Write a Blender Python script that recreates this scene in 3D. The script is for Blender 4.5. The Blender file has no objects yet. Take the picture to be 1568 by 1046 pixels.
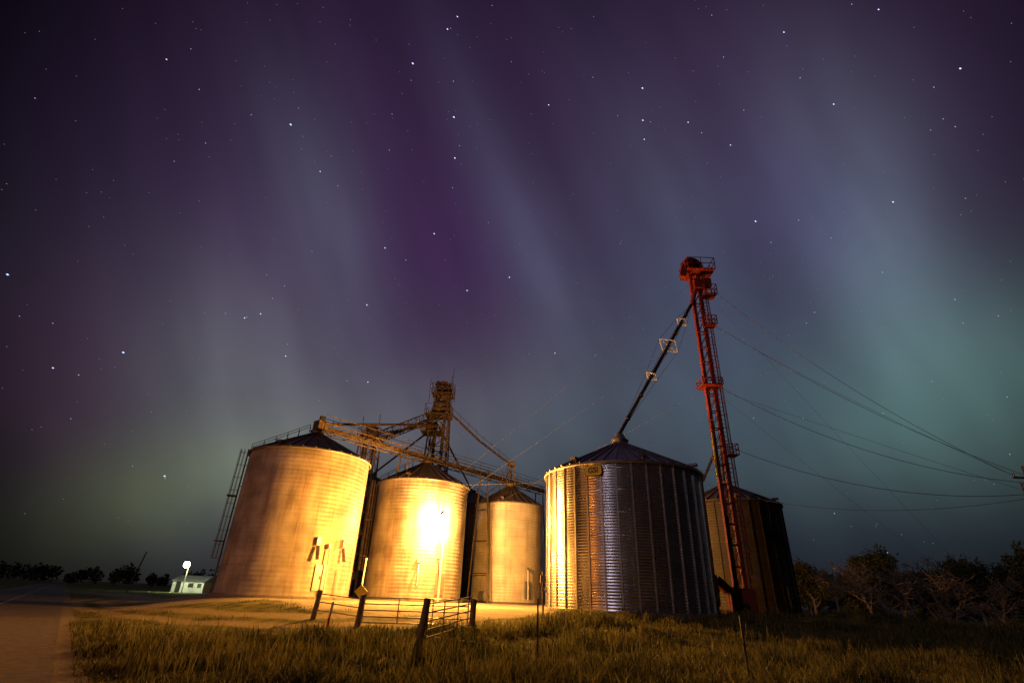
import bpy, math, random
import numpy as np
from mathutils import Vector, Matrix
random.seed(7); rng=np.random.default_rng(7)
sc=bpy.context.scene
COL=sc.collection
R=math.radians
sc.view_settings.view_transform='Standard'
sc.view_settings.look='None'
sc.view_settings.exposure=0

# ------------------------------------------------------------------ materials
def newmat(name):
    m=bpy.data.materials.new(name); m.use_nodes=True
    nt=m.node_tree; b=nt.nodes['Principled BSDF']
    return m,nt,b
def pm(name,c1,c2,scale=2.0,rough=0.7,metal=0.0,bump=0.0,stretch=(1,1,1),detail=6,bscale=None):
    m,nt,b=newmat(name); N=nt.nodes; L=nt.links
    tc=N.new('ShaderNodeTexCoord'); mp=N.new('ShaderNodeMapping'); mp.inputs['Scale'].default_value=stretch
    L.new(tc.outputs['Object'],mp.inputs['Vector'])
    nz=N.new('ShaderNodeTexNoise'); nz.inputs['Scale'].default_value=scale; nz.inputs['Detail'].default_value=detail
    nz.inputs['Roughness'].default_value=0.65
    L.new(mp.outputs[0],nz.inputs['Vector'])
    cr=N.new('ShaderNodeValToRGB'); cr.color_ramp.elements[0].position=0.35; cr.color_ramp.elements[1].position=0.65
    cr.color_ramp.elements[0].color=(*c1,1); cr.color_ramp.elements[1].color=(*c2,1)
    L.new(nz.outputs['Fac'],cr.inputs['Fac']); L.new(cr.outputs[0],b.inputs['Base Color'])
    b.inputs['Roughness'].default_value=rough; b.inputs['Metallic'].default_value=metal
    if bump>0:
        n2=N.new('ShaderNodeTexNoise'); n2.inputs['Scale'].default_value=bscale or scale*6; n2.inputs['Detail'].default_value=5
        L.new(tc.outputs['Object'],n2.inputs['Vector'])
        bp=N.new('ShaderNodeBump'); bp.inputs['Strength'].default_value=bump; bp.inputs['Distance'].default_value=0.05
        L.new(n2.outputs['Fac'],bp.inputs['Height']); L.new(bp.outputs[0],b.inputs['Normal'])
    return m
def emis(name,col,s):
    m,nt,b=newmat(name)
    b.inputs['Base Color'].default_value=(*col,1)
    b.inputs['Emission Color'].default_value=(*col,1); b.inputs['Emission Strength'].default_value=s
    m.cycles.emission_sampling='NONE'
    return m

def sheet_steel(name,c1,c2,cm,metal,rough,pw,ph,rust=(0.16,0.08,0.04),rustamt=0.5,ms=0.010,rlo=0.50,patch=(0.72,1.1)):
    """rolled wall sheets in UV metres: per-sheet tone, seam lines, vertical run-off stains"""
    m,nt,b=newmat(name); N=nt.nodes; L=nt.links
    uv=N.new('ShaderNodeUVMap'); uv.uv_map='UVMap'
    bk=N.new('ShaderNodeTexBrick'); bk.offset=0.5; bk.inputs['Scale'].default_value=1.0
    bk.inputs['Color1'].default_value=(*c1,1); bk.inputs['Color2'].default_value=(*c2,1); bk.inputs['Mortar'].default_value=(*cm,1)
    bk.inputs['Mortar Size'].default_value=ms; bk.inputs['Mortar Smooth'].default_value=0.4
    bk.inputs['Brick Width'].default_value=pw; bk.inputs['Row Height'].default_value=ph
    L.new(uv.outputs[0],bk.inputs['Vector'])
    mp=N.new('ShaderNodeMapping'); mp.inputs['Scale'].default_value=(1.6,0.16,1); L.new(uv.outputs[0],mp.inputs['Vector'])
    nz=N.new('ShaderNodeTexNoise'); nz.inputs['Scale'].default_value=1.3; nz.inputs['Detail'].default_value=8; nz.inputs['Roughness'].default_value=0.7
    L.new(mp.outputs[0],nz.inputs['Vector'])
    cr=N.new('ShaderNodeValToRGB'); cr.color_ramp.elements[0].position=rlo; cr.color_ramp.elements[1].position=0.72
    cr.color_ramp.elements[0].color=(0,0,0,1); cr.color_ramp.elements[1].color=(rustamt,)*3+(1,)
    L.new(nz.outputs['Fac'],cr.inputs['Fac'])
    mx=N.new('ShaderNodeMixRGB'); mx.inputs['Color2'].default_value=(*rust,1)
    L.new(cr.outputs[0],mx.inputs['Fac']); L.new(bk.outputs['Color'],mx.inputs['Color1'])
    n3=N.new('ShaderNodeTexNoise'); n3.inputs['Scale'].default_value=0.7; n3.inputs['Detail'].default_value=5
    L.new(uv.outputs[0],n3.inputs['Vector'])
    mr=N.new('ShaderNodeMapRange'); mr.inputs[1].default_value=0.35; mr.inputs[2].default_value=0.65; mr.inputs[3].default_value=patch[0]; mr.inputs[4].default_value=patch[1]
    L.new(n3.outputs['Fac'],mr.inputs[0])
    m2=N.new('ShaderNodeVectorMath'); m2.operation='SCALE'; L.new(mx.outputs[0],m2.inputs[0]); L.new(mr.outputs[0],m2.inputs['Scale'])
    L.new(m2.outputs[0],b.inputs['Base Color'])
    mr2=N.new('ShaderNodeMapRange'); mr2.inputs[1].default_value=0.3; mr2.inputs[2].default_value=0.7; mr2.inputs[3].default_value=rough-0.04; mr2.inputs[4].default_value=rough+0.09
    L.new(nz.outputs['Fac'],mr2.inputs[0]); L.new(mr2.outputs[0],b.inputs['Roughness'])
    b.inputs['Metallic'].default_value=metal
    bp=N.new('ShaderNodeBump'); bp.inputs['Strength'].default_value=0.2; bp.inputs['Distance'].default_value=0.02
    L.new(bk.outputs['Fac'],bp.inputs['Height']); bp.invert=True
    L.new(bp.outputs[0],b.inputs['Normal'])
    return m

M_wall_old=sheet_steel('weathered_silo_sheet',(0.44,0.39,0.33),(0.38,0.33,0.27),(0.26,0.19,0.13),0.1,0.50,2.9,0.85,rust=(0.20,0.10,0.045),rustamt=0.75,rlo=0.44,patch=(0.62,1.12))
M_wall_lt=sheet_steel('brightened_silo_sheet',(0.66,0.61,0.54),(0.60,0.55,0.48),(0.40,0.33,0.25),0.05,0.50,2.9,0.85,rust=(0.34,0.20,0.10),rustamt=0.6,patch=(0.8,1.08))  # lighter copy of the silo sheet; strong lamplight is put into its colour
M_wall_gal=sheet_steel('galvanised_corrugated_sheet',(0.64,0.61,0.65),(0.54,0.52,0.56),(0.38,0.36,0.38),0.92,0.23,2.3,1.12,rust=(0.36,0.31,0.30),rustamt=0.3,ms=0.005)
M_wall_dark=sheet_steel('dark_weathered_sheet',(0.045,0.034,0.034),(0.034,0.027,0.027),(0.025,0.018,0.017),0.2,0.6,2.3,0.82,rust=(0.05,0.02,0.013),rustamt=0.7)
M_roof=pm('roof_sheet',(0.10,0.078,0.07),(0.175,0.135,0.115),1.6,0.6,0.4,0.1)
M_roofg=pm('roof_sheet_galvanised',(0.20,0.18,0.19),(0.30,0.28,0.29),1.6,0.45,0.8,0.05)
M_galv=pm('galvanised_steel',(0.32,0.31,0.30),(0.46,0.44,0.43),3,0.45,0.7)
M_red=pm('red_oxide_paint',(0.19,0.022,0.016),(0.29,0.038,0.023),2.5,0.55,0.0,0.1)
M_rust=pm('rusty_steel',(0.075,0.055,0.042),(0.165,0.12,0.095),3,0.7,0.3,0.2)
M_dark=pm('dark_steel',(0.05,0.045,0.045),(0.10,0.09,0.085),4,0.5,0.6)
M_dstiff=pm('dark_stiffener_steel',(0.02,0.017,0.016),(0.04,0.033,0.03),4,0.6,0.4)
M_conc=pm('concrete',(0.12,0.10,0.08),(0.20,0.17,0.14),3,0.9,0,0.3)
M_wood=pm('weathered_timber',(0.09,0.065,0.045),(0.18,0.14,0.10),6,0.9,0,0.6,stretch=(6,6,0.6))
M_white=pm('white_paint',(0.60,0.58,0.54),(0.72,0.70,0.66),3,0.55)
M_yel=pm('yellow_sign_paint',(0.80,0.60,0.03),(0.88,0.68,0.05),3,0.5)
M_black=pm('black_lettering',(0.015,0.015,0.015),(0.03,0.03,0.03),3,0.6)
M_redrefl=pm('red_marker_paint',(0.6,0.03,0.02),(0.7,0.05,0.03),3,0.4)
M_bark=pm('bark',(0.16,0.115,0.08),(0.34,0.25,0.18),5,0.95,0,0.6,stretch=(3,3,0.6))
M_wire=pm('wire_cable',(0.10,0.09,0.09),(0.16,0.15,0.15),2,0.6,0.5)
M_sod=emis('sodium_lamp_glass',(1.0,0.66,0.22),90)
M_mer=emis('mercury_lamp_glass',(0.95,1.0,0.6),40)

def leafmat(name,c1,c2,tr=0.35,scale=0.6,r0=0.25,r1=0.75):
    m,nt,b=newmat(name); N=nt.nodes; L=nt.links
    g=N.new('ShaderNodeNewGeometry'); nz=N.new('ShaderNodeTexNoise'); nz.inputs['Scale'].default_value=scale; nz.inputs['Detail'].default_value=5
    L.new(g.outputs['Position'],nz.inputs['Vector'])
    ad=N.new('ShaderNodeMath'); ad.operation='MULTIPLY_ADD'; ad.inputs[1].default_value=0.45; L.new(g.outputs['Random Per Island'],ad.inputs[0])
    sb=N.new('ShaderNodeMath'); sb.operation='SUBTRACT'; sb.inputs[1].default_value=0.22; L.new(nz.outputs['Fac'],sb.inputs[0]); L.new(sb.outputs[0],ad.inputs[2])
    cr=N.new('ShaderNodeValToRGB'); cr.color_ramp.elements[0].position=r0; cr.color_ramp.elements[1].position=r1
    cr.color_ramp.elements[0].color=(*c1,1); cr.color_ramp.elements[1].color=(*c2,1)
    L.new(ad.outputs[0],cr.inputs['Fac']); L.new(cr.outputs[0],b.inputs['Base Color']); b.inputs['Roughness'].default_value=0.7
    t=N.new('ShaderNodeBsdfTranslucent'); L.new(cr.outputs[0],t.inputs['Color'])
    mx=N.new('ShaderNodeMixShader'); mx.inputs[0].default_value=tr
    L.new(b.outputs[0],mx.inputs[1]); L.new(t.outputs[0],mx.inputs[2]); L.new(mx.outputs[0],N['Material Output'].inputs['Surface'])
    return m
M_grass=leafmat('grass_blades',(0.018,0.026,0.008),(0.21,0.19,0.05),0.4,0.55,0.34,0.70)
M_leaf=leafmat('tree_leaves',(0.04,0.05,0.015),(0.12,0.11,0.035),0.3,0.5)
M_leafd=leafmat('distant_leaves',(0.02,0.025,0.012),(0.045,0.05,0.02),0.1,0.2)

# ------------------------------------------------------------------ mesh builder
class MB:
    def __init__(s): s.v=[]; s.f=[]; s.m=[]; s.mats=[]; s.smooth=[]
    def mi(s,mat):
        if mat not in s.mats: s.mats.append(mat)
        return s.mats.index(mat)
    def add(s,vs,fs,mat,smooth=False):
        o=len(s.v); s.v+= [tuple(v) for v in vs]; i=s.mi(mat)
        for f in fs: s.f.append(tuple(o+k for k in f)); s.m.append(i); s.smooth.append(smooth)
    def box(s,c,d,mat,rz=0.0,M=None):
        x,y,z=[k/2 for k in d]; vs=[]
        for sx in(-1,1):
            for sy in(-1,1):
                for sz in(-1,1): vs.append(Vector((sx*x,sy*y,sz*z)))
        if M is None: M=Matrix.Rotation(rz,3,'Z')
        vs=[M@v+Vector(c) for v in vs]
        s.add(vs,[(0,1,3,2),(4,6,7,5),(0,4,5,1),(2,3,7,6),(0,2,6,4),(1,5,7,3)],mat)
    def frame(s,a,b):
        d=(Vector(b)-Vector(a)); L=d.length; d.normalize()
        u=Vector((0,0,1)) if abs(d.z)<0.95 else Vector((0,1,0))
        x=d.cross(u).normalized(); y=x.cross(d).normalized()
        return d,x,y,L
    def beam(s,a,b,w,h,mat):
        d,x,y,L=s.frame(a,b); a=Vector(a); b=Vector(b); vs=[]
        for p in(a,b):
            for i,j in((-1,-1),(1,-1),(1,1),(-1,1)): vs.append(p+x*(i*w/2)+y*(j*h/2))
        s.add(vs,[(0,3,2,1),(4,5,6,7),(0,1,5,4),(1,2,6,5),(2,3,7,6),(3,0,4,7)],mat)
    def tube(s,a,b,r,mat,n=8,r2=None,cap=True):
        d,x,y,L=s.frame(a,b); a=Vector(a); b=Vector(b); r2=r if r2 is None else r2; vs=[]
        for p,rr in((a,r),(b,r2)):
            for k in range(n):
                t=2*math.pi*k/n; vs.append(p+x*(rr*math.cos(t))+y*(rr*math.sin(t)))
        fs=[(k,(k+1)%n,n+(k+1)%n,n+k) for k in range(n)]
        s.add(vs,fs,mat,True)
        if cap: s.add(vs,[tuple(range(n-1,-1,-1)),tuple(range(n,2*n))],mat)
    def path(s,pts,r,mat,n=6):
        for p,q in zip(pts[:-1],pts[1:]): s.tube(p,q,r,mat,n)
    def lathe(s,prof,c,mat,n=48,smooth=True):
        vs=[];c=Vector(c)
        for (r,z) in prof:
            for k in range(n):
                t=2*math.pi*k/n; vs.append(c+Vector((r*math.cos(t),r*math.sin(t),z)))
        fs=[]
        for j in range(len(prof)-1):
            for k in range(n):
                fs.append((j*n+k,j*n+(k+1)%n,(j+1)*n+(k+1)%n,(j+1)*n+k))
        s.add(vs,fs,mat,smooth)
    def obj(s,name,parent=None):
        me=bpy.data.meshes.new(name); me.from_pydata(s.v,[],s.f)
        for m in s.mats: me.materials.append(m)
        me.polygons.foreach_set('material_index',s.m); me.polygons.foreach_set('use_smooth',s.smooth); me.update()
        o=bpy.data.objects.new(name,me); COL.objects.link(o)
        if parent: o.parent=parent
        return o
def empty(name,loc=(0,0,0)):
    e=bpy.data.objects.new(name,None); e.empty_display_size=0.5; COL.objects.link(e); e.location=loc
    return e

# ------------------------------------------------------------------ terrain
def ss(a,b,x):
    t=np.clip((x-a)/(b-a),0,1); return t*t*(3-2*t)
RP=np.array([-7.1,10.0]); RN=np.array([0.7935,0.6085]); RD=np.array([-0.6085,0.7935])
def roadd(x,y): return (x-RP[0])*RN[0]+(y-RP[1])*RN[1]
def wob(x,y):
    return (np.sin(x*0.9+1.3*np.sin(y*0.7))*np.sin(y*1.1+0.8*np.sin(x*0.6+1))*0.5+np.sin(x*2.3+y*1.7+2*np.sin(y*0.4))*0.3+np.sin(x*0.37-y*0.5)*0.4)
def hgt(x,y):
    x=np.asarray(x,float); y=np.asarray(y,float)
    h=0.95*ss(-9,3,y-27)*(1-ss(75,110,y))*ss(-34,-21,x)*(1-ss(25,38,x))
    d=roadd(x,y); rd=ss(0.6,9,np.where(d<-6.5,-6.5-d,d)); rd=np.where((d<0.3)&(d>-6.8),0,rd)
    far=ss(9,14,y)*(1-ss(25,28,y)*ss(-21,-18,x)*(1-ss(22,26,x))*(1-ss(75,90,y)))
    h=h*rd+0.05*wob(x,y)*rd*far
    h=h+0.55*np.exp(-((x-17.5)/2.6)**2-((y-28)/1.6)**2)+0.12*np.exp(-((x-9)/9)**2-((y-25.2)/1.6)**2)
    return h
def H(x,y): return float(hgt(x,y))

TR=[(-40,60),(-33,46),(-26,37),(-18,29),(-12.5,24.5),(-8.5,23.3),(-4,24.5),(0,27)]
def pdist(x,y,P):
    best=np.full(np.shape(x),1e9)
    for (ax,ay),(bx,by) in zip(P[:-1],P[1:]):
        dx,dy=bx-ax,by-ay; t=np.clip(((x-ax)*dx+(y-ay)*dy)/(dx*dx+dy*dy),0,1)
        best=np.minimum(best,np.hypot(x-ax-t*dx,y-ay-t*dy))
    return best
def masks(x,y):
    pd=pdist(x,y,TR); w=wob(x*1.7,y*1.7)*0.12
    tracks=(1-ss(0.35,0.7,np.abs(pd-0.95)+w))
    lane=1-ss(1.9,3.2,pd+w*2)
    yt=np.where(x<-8,25.5+np.clip((-8-x)*1.0,0,6),25.5+np.clip((x-0.5)*1.3,0,8))
    gravel=ss(-0.6,0.9,y-yt+w*5)*ss(-24,-21,x)*(1-ss(22,25,x))*(1-ss(72,76,y))
    lane2=1-ss(1.8,3.2,pdist(x,y,[(-60,86),(-36,60),(-24,42),(-14,33)])+w*3)
    gravel=np.maximum(gravel,lane2*0.9)
    return tracks,lane,gravel

xs=np.concatenate([np.array([-3000,-1500,-800,-450,-260,-160,-110,-85,-70,-60,-54]),np.arange(-50,34,0.26),np.array([34.5,36,38,42,48,56,68,85,110,160,260,450,800,1500,3000])])
ys=np.concatenate([np.array([-3000,-1200,-500,-200,-90,-40,-18,-8,-2,3,6]),np.arange(8,50,0.24),np.arange(51,80,1.5),np.array([84,90,98,110,130,160,220,320,500,900,1600,3000])])
X,Y=np.meshgrid(xs,ys); Z=hgt(X,Y)
nx,ny=len(xs),len(ys)
me=bpy.data.meshes.new('ground')
co=np.stack([X,Y,Z],-1).reshape(-1,3)
idx=np.arange(nx*ny).reshape(ny,nx)
q=np.stack([idx[:-1,:-1],idx[:-1,1:],idx[1:,1:],idx[1:,:-1]],-1).reshape(-1,4)
me.vertices.add(len(co)); me.vertices.foreach_set('co',co.ravel())
me.loops.add(q.size); me.loops.foreach_set('vertex_index',q.ravel())
me.polygons.add(len(q)); me.polygons.foreach_set('loop_start',np.arange(len(q))*4); me.polygons.foreach_set('loop_total',np.full(len(q),4))
me.update(calc_edges=True)
me.polygons.foreach_set('use_smooth',np.ones(len(q),bool))
t,l,g=masks(X,Y)
at=me.color_attributes.new('cover','FLOAT_COLOR','POINT')
at.data.foreach_set('color',np.stack([t,l,g,np.ones_like(t)],-1).reshape(-1,4).astype(np.float32).ravel())
ground=bpy.data.objects.new('ground',me); COL.objects.link(ground)
m,nt,b=newmat('ground_soil_grass'); N=nt.nodes; L=nt.links
tc=N.new('ShaderNodeTexCoord')
def noise(sc_,det=6,ro=0.65):
    n=N.new('ShaderNodeTexNoise'); n.inputs['Scale'].default_value=sc_; n.inputs['Detail'].default_value=det; n.inputs['Roughness'].default_value=ro
    L.new(tc.outputs['Object'],n.inputs['Vector']); return n
def ramp(n,p0,c0,p1,c1):
    c=N.new('ShaderNodeValToRGB'); c.color_ramp.elements[0].position=p0; c.color_ramp.elements[0].color=(*c0,1)
    c.color_ramp.elements[1].position=p1; c.color_ramp.elements[1].color=(*c1,1); L.new(n.outputs['Fac'],c.inputs['Fac']); return c
gA=ramp(noise(1.1,9),0.38,(0.04,0.045,0.014),0.64,(0.22,0.20,0.06))
gB=ramp(noise(9,8),0.3,(0.18,0.14,0.07),0.7,(0.40,0.33,0.18))
gC=ramp(noise(14,8),0.3,(0.24,0.20,0.14),0.7,(0.50,0.43,0.32))
ca=N.new('ShaderNodeVertexColor'); ca.layer_name='cover'
sp=N.new('ShaderNodeSeparateColor'); L.new(ca.outputs['Color'],sp.inputs[0])
def mix(f,a,b_):
    x=N.new('ShaderNodeMixRGB'); L.new(f,x.inputs['Fac']); L.new(a,x.inputs['Color1']); L.new(b_,x.inputs['Color2']); return x
x1=mix(sp.outputs[0],gA.outputs[0],gB.outputs[0]); x2=mix(sp.outputs[2],x1.outputs[0],gC.outputs[0])
L.new(x2.outputs[0],b.inputs['Base Color']); b.inputs['Roughness'].default_value=0.95; b.inputs['Specular IOR Level'].default_value=0.15
bn=noise(7,9,0.75); bp=N.new('ShaderNodeBump'); bp.inputs['Strength'].default_value=1.0; bp.inputs['Distance'].default_value=0.15
L.new(bn.outputs['Fac'],bp.inputs['Height']); L.new(bp.outputs[0],b.inputs['Normal'])
me.materials.append(m)

# ------------------------------------------------------------------ road
def strip(name,s0,s1,t0,t1,z,mat,parent):
    mb=MB(); P=[]
    for tt,s_ in((t0,s0),(t0,s1),(t1,s1),(t1,s0)):
        p=RP+RD*tt+RN*s_; P.append((p[0],p[1],z))
    mb.add(P,[(0,1,2,3)],mat)
    return mb.obj(name,parent)
M_asph=pm('asphalt',(0.06,0.048,0.042),(0.15,0.12,0.10),4,0.8,0,0.8,bscale=50)
M_line=pm('worn_road_paint',(0.15,0.14,0.12),(0.50,0.46,0.40),7,0.7)
M_shoulder=pm('gravel_shoulder',(0.10,0.08,0.055),(0.24,0.19,0.13),10,0.95,0,0.9,bscale=50)
road=empty('road')
strip('shoulder',-7.0,0.35,-60,900,0.004,M_shoulder,road)
strip('carriageway',-6.5,-0.15,-60,900,0.012,M_asph,road)
strip('centre_line',-3.33,-3.20,-60,900,0.017,M_line,road)
strip('edge_line_far',-6.2,-6.09,-60,900,0.017,M_line,road)

# ------------------------------------------------------------------ grass
def grass_mesh(name,px,py,hh,ww,mat,lean=0.35):
    n=len(px); pz=hgt(px,py)-0.02
    a=rng.uniform(0,2*np.pi,n); la=rng.uniform(0,2*np.pi,n); ln=hh*rng.uniform(0.05,lean*2,n)
    dx,dy=np.cos(a)*ww/2,np.sin(a)*ww/2; lx,ly=np.cos(la)*ln,np.sin(la)*ln
    V=np.zeros((n,5,3))
    V[:,0]=np.stack([px-dx,py-dy,pz],-1); V[:,1]=np.stack([px+dx,py+dy,pz],-1)
    V[:,2]=np.stack([px+dx*.8+lx*.3,py+dy*.8+ly*.3,pz+hh*.6],-1); V[:,3]=np.stack([px-dx*.8+lx*.3,py-dy*.8+ly*.3,pz+hh*.6],-1)
    V[:,4]=np.stack([px+lx,py+ly,pz+hh*rng.uniform(.85,1,n)],-1)
    me=bpy.data.meshes.new(name); me.vertices.add(n*5); me.vertices.foreach_set('co',V.ravel())
    base=(np.arange(n)*5)[:,None]
    lp=np.concatenate([base+np.array([0,1,2,3]),base+np.array([3,2,4])],1).ravel()
    me.loops.add(len(lp)); me.loops.foreach_set('vertex_index',lp)
    st=np.stack([np.arange(n)*7,np.arange(n)*7+4],-1).ravel(); tt=np.tile([4,3],n)
    me.polygons.add(2*n); me.polygons.foreach_set('loop_start',st); me.polygons.foreach_set('loop_total',tt)
    me.update(calc_edges=True); me.materials.append(mat)
    o=bpy.data.objects.new(name,me); COL.objects.link(o); return o
# grass grows in tufts: tuft centres first, blades scattered round them
nt_=11000
ty_=9.0+(32-9.0)*rng.uniform(0,1,nt_)**1.25; tx_=rng.uniform(-0.95,1.25,nt_)*ty_
th_=np.clip(0.20+0.26*wob(tx_*1.0,ty_*1.0)+0.11*rng.normal(0,1,nt_),0.07,0.68)
wk=0.4+th_; wk/=wk.sum()
k_=rng.choice(nt_,225000,p=wk); sp_=0.08+0.26*th_[k_]
xx=tx_[k_]+rng.normal(0,1,len(k_))*sp_; yy=ty_[k_]+rng.normal(0,1,len(k_))*sp_; hh=th_[k_]*rng.uniform(0.5,1.15,len(k_)); n=len(xx)
t,l,g=masks(xx,yy); d=roadd(xx,yy)
keep=(d>0.15)&(rng.uniform(0,1,n)>g*1.05)&(rng.uniform(0,1,n)>t*0.97)
mown=ss(-6,-9,xx)*ss(18,21.5,yy+0.25*(xx+8))
mown=np.maximum(mown,l)
hh*=(1-0.72*mown)
hh*=0.55+0.45*ss(0.1,1.5,d)
keep&=rng.uniform(0,1,n)>mown*0.45
xx,yy,hh=xx[keep],yy[keep],hh[keep]
grass_mesh('grass',xx,yy,hh,0.012+0.024*rng.uniform(0,1,len(xx)),M_grass)
n=9000
yy=9.5+18*rng.uniform(0,1,n)**1.2; xx=rng.uniform(-0.9,1.2,n)*yy
t,l,g=masks(xx,yy); keep=(roadd(xx,yy)>0.8)&(l<0.3)&(g<0.2)&(wob(xx*0.8+3,yy*0.8)>0.1)
xx,yy=xx[keep],yy[keep]
grass_mesh('tall_weeds',xx,yy,rng.uniform(0.4,0.8,len(xx)),np.full(len(xx),0.018),M_grass,0.2)

# ------------------------------------------------------------------ grain bins
def wallmesh(name,c,r,z0,z1,pitch,amp,mat,parent,seg=144,spp=6):
    nr=int((z1-z0)/pitch*spp)+1
    zz=np.linspace(z0,z1,nr); rr=r+amp*np.cos((zz-z0)/pitch*2*np.pi)
    th=np.linspace(0,2*np.pi,seg+1)
    V=np.stack([c[0]+rr[:,None]*np.cos(th),c[1]+rr[:,None]*np.sin(th),zz[:,None]+0*th],-1).reshape(-1,3)
    id_=np.arange(nr*(seg+1)).reshape(nr,seg+1)
    q=np.stack([id_[:-1,:-1],id_[:-1,1:],id_[1:,1:],id_[1:,:-1]],-1).reshape(-1,4)
    me=bpy.data.meshes.new(name); me.vertices.add(len(V)); me.vertices.foreach_set('co',V.ravel())
    me.loops.add(q.size); me.loops.foreach_set('vertex_index',q.ravel())
    me.polygons.add(len(q)); me.polygons.foreach_set('loop_start',np.arange(len(q))*4); me.polygons.foreach_set('loop_total',np.full(len(q),4))
    me.update(calc_edges=True); me.polygons.foreach_set('use_smooth',np.ones(len(q),bool))
    uv=me.uv_layers.new(name='UVMap'); U=np.stack([np.broadcast_to(th*r,(nr,seg+1)),np.broadcast_to((zz-z0)[:,None],(nr,seg+1))],-1).reshape(-1,2)
    uv.data.foreach_set('uv',U[q.ravel()].ravel()); me.materials.append(mat)
    o=bpy.data.objects.new(name,me); COL.objects.link(o); o.parent=parent; return o

def bin_(name,c,r,eave,apex,wall,roofm,pitch,amp,ribs=0,ribw=0.09,roofribs=36,base=0.95,trim=None,vents=5,ventang=0.3,doorang=-1.6):
    trim=trim or M_galv
    e=empty(name); cx,cy=c
    wallmesh('wall',c,r,base+0.15,eave,pitch,amp,wall,e)
    mb=MB()
    mb.lathe([(r+0.30,base-0.4),(r+0.30,base+0.12),(r+0.26,base+0.15),(r-0.2,base+0.15)],(cx,cy,0),M_conc,64,False)
    mb.obj('foundation',e)
    mb=MB()
    ro=r+0.14
    mb.lathe([(ro,eave-0.05),(ro,eave+0.02),(0.42,apex+0.02)],(cx,cy,0),roofm,roofribs*2,False)
    zo=eave+0.02; sl=(apex+0.02-zo)/(ro-0.42)
    for k in range(roofribs):
        a=2*math.pi*k/roofribs; ca,sa=math.cos(a),math.sin(a)
        mb.beam((cx+ca*(ro+0.01),cy+sa*(ro+0.01),zo+0.03),(cx+ca*0.42,cy+sa*0.42,apex+0.05),0.06,0.08,roofm)
    mb.lathe([(0.5,apex-0.06),(0.5,apex+0.22),(0.56,apex+0.22),(0.56,apex+0.27),(0.12,apex+0.42),(0.0,apex+0.42)],(cx,cy,0),roofm,24,False)
    pr=[(ro-0.02+0.05*math.cos(t),eave-0.06+0.05*math.sin(t)) for t in np.linspace(0,2*math.pi,9)]
    mb.lathe(pr,(cx,cy,0),trim,96)
    for k in range(vents):
        a=ventang+2*math.pi*k/vents; rr=r*0.93; z=zo+(ro-rr)*sl
        p=Vector((cx+rr*math.cos(a),cy+rr*math.sin(a),z))
        mb.tube(p-Vector((0,0,0.1)),p+Vector((0,0,0.12)),0.13,roofm,10)
        mb.box(p+Vector((0.09*math.cos(a),0.09*math.sin(a),0.16)),(0.42,0.34,0.14),roofm,a)
    mb.obj('roof',e)
    if ribs:
        mb=MB()
        for k in range(ribs):
            a=2*math.pi*(k+0.37)/ribs; rr=r+amp+0.025
            p=(cx+rr*math.cos(a),cy+rr*math.sin(a))
            mb.box((p[0],p[1],(base+eave)/2+0.05),(0.05,ribw,eave-base-0.25),trim,a)
        mb.obj('wall_stiffeners',e)
    mb=MB(); a=doorang; rr=r+amp+0.06; p=Vector((cx+rr*math.cos(a),cy+rr*math.sin(a),0))
    mb.box(p+Vector((0,0,base+1.25)),(0.08,0.75,1.5),trim,a)
    mb.box(p+Vector((0.05*math.cos(a),0.05*math.sin(a),base+1.25)),(0.04,0.6,1.32),trim,a)
    mb.box(p+Vector((0.09*math.cos(a),0.09*math.sin(a),base+1.25)),(0.05,0.08,0.2),M_dark,a)
    mb.obj('access_door',e)
    return e

def ladder(mb,p0,p1,out,mat,w=0.45,cage=True,step=0.3,cr=0.38):
    p0=Vector(p0);p1=Vector(p1);out=Vector(out).normalized(); d=(p1-p0); L_=d.length; d.normalize(); s=d.cross(out).normalized()
    for k in(-1,1): mb.beam(p0+s*k*w/2,p1+s*k*w/2,0.04,0.05,mat)
    n_=int(L_/step)
    for i in range(n_): 
        q=p0+d*(i+0.5)*step; mb.beam(q-s*w/2,q+s*w/2,0.03,0.03,mat)
    if cage:
        pts=[(-1.0,0),(-1.05,0.9),(-0.6,1.7),(0,2.0),(0.6,1.7),(1.05,0.9),(1,0)]
        zz=2.2
        while zz<L_:
            q=p0+d*zz; P=[q+s*a*cr*0.8+out*b_*cr for a,b_ in pts]
            for u,v in zip(P[:-1],P[1:]): mb.beam(u,v,0.04,0.012,mat)
            zz+=0.9
        for a,b_ in pts[1:-1]:
            o=s*a*cr*0.8+out*b_*cr; mb.beam(p0+d*2.2+o,p1+o,0.03,0.012,mat)

PI=math.pi
A=bin_('grain_silo',(-15,39.2),4.3,10.3,12.35,M_wall_old,M_roof,0.28,0.007,roofribs=32,doorang=-0.75,vents=3)
B=bin_('grain_silo',(-7.7,48.9),4.1,10.45,12.6,M_wall_old,M_roof,0.28,0.008,roofribs=32,doorang=-0.9,vents=3)
C=bin_('grain_silo',(0.45,59),3.7,10.5,12.65,M_wall_lt,M_roof,0.28,0.009,roofribs=30,doorang=-1.0,vents=3)
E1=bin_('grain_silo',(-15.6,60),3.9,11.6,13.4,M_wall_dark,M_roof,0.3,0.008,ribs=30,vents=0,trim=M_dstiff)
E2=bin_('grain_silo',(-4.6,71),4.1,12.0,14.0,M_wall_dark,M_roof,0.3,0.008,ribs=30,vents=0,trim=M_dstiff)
G=bin_('corrugated_grain_bin',(7.01,31.2),4.55,8.15,10.25,M_wall_gal,M_roofg,0.14,0.009,ribs=36,ribw=0.07,roofribs=44,vents=7,ventang=0.28,doorang=-0.35)
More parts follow.
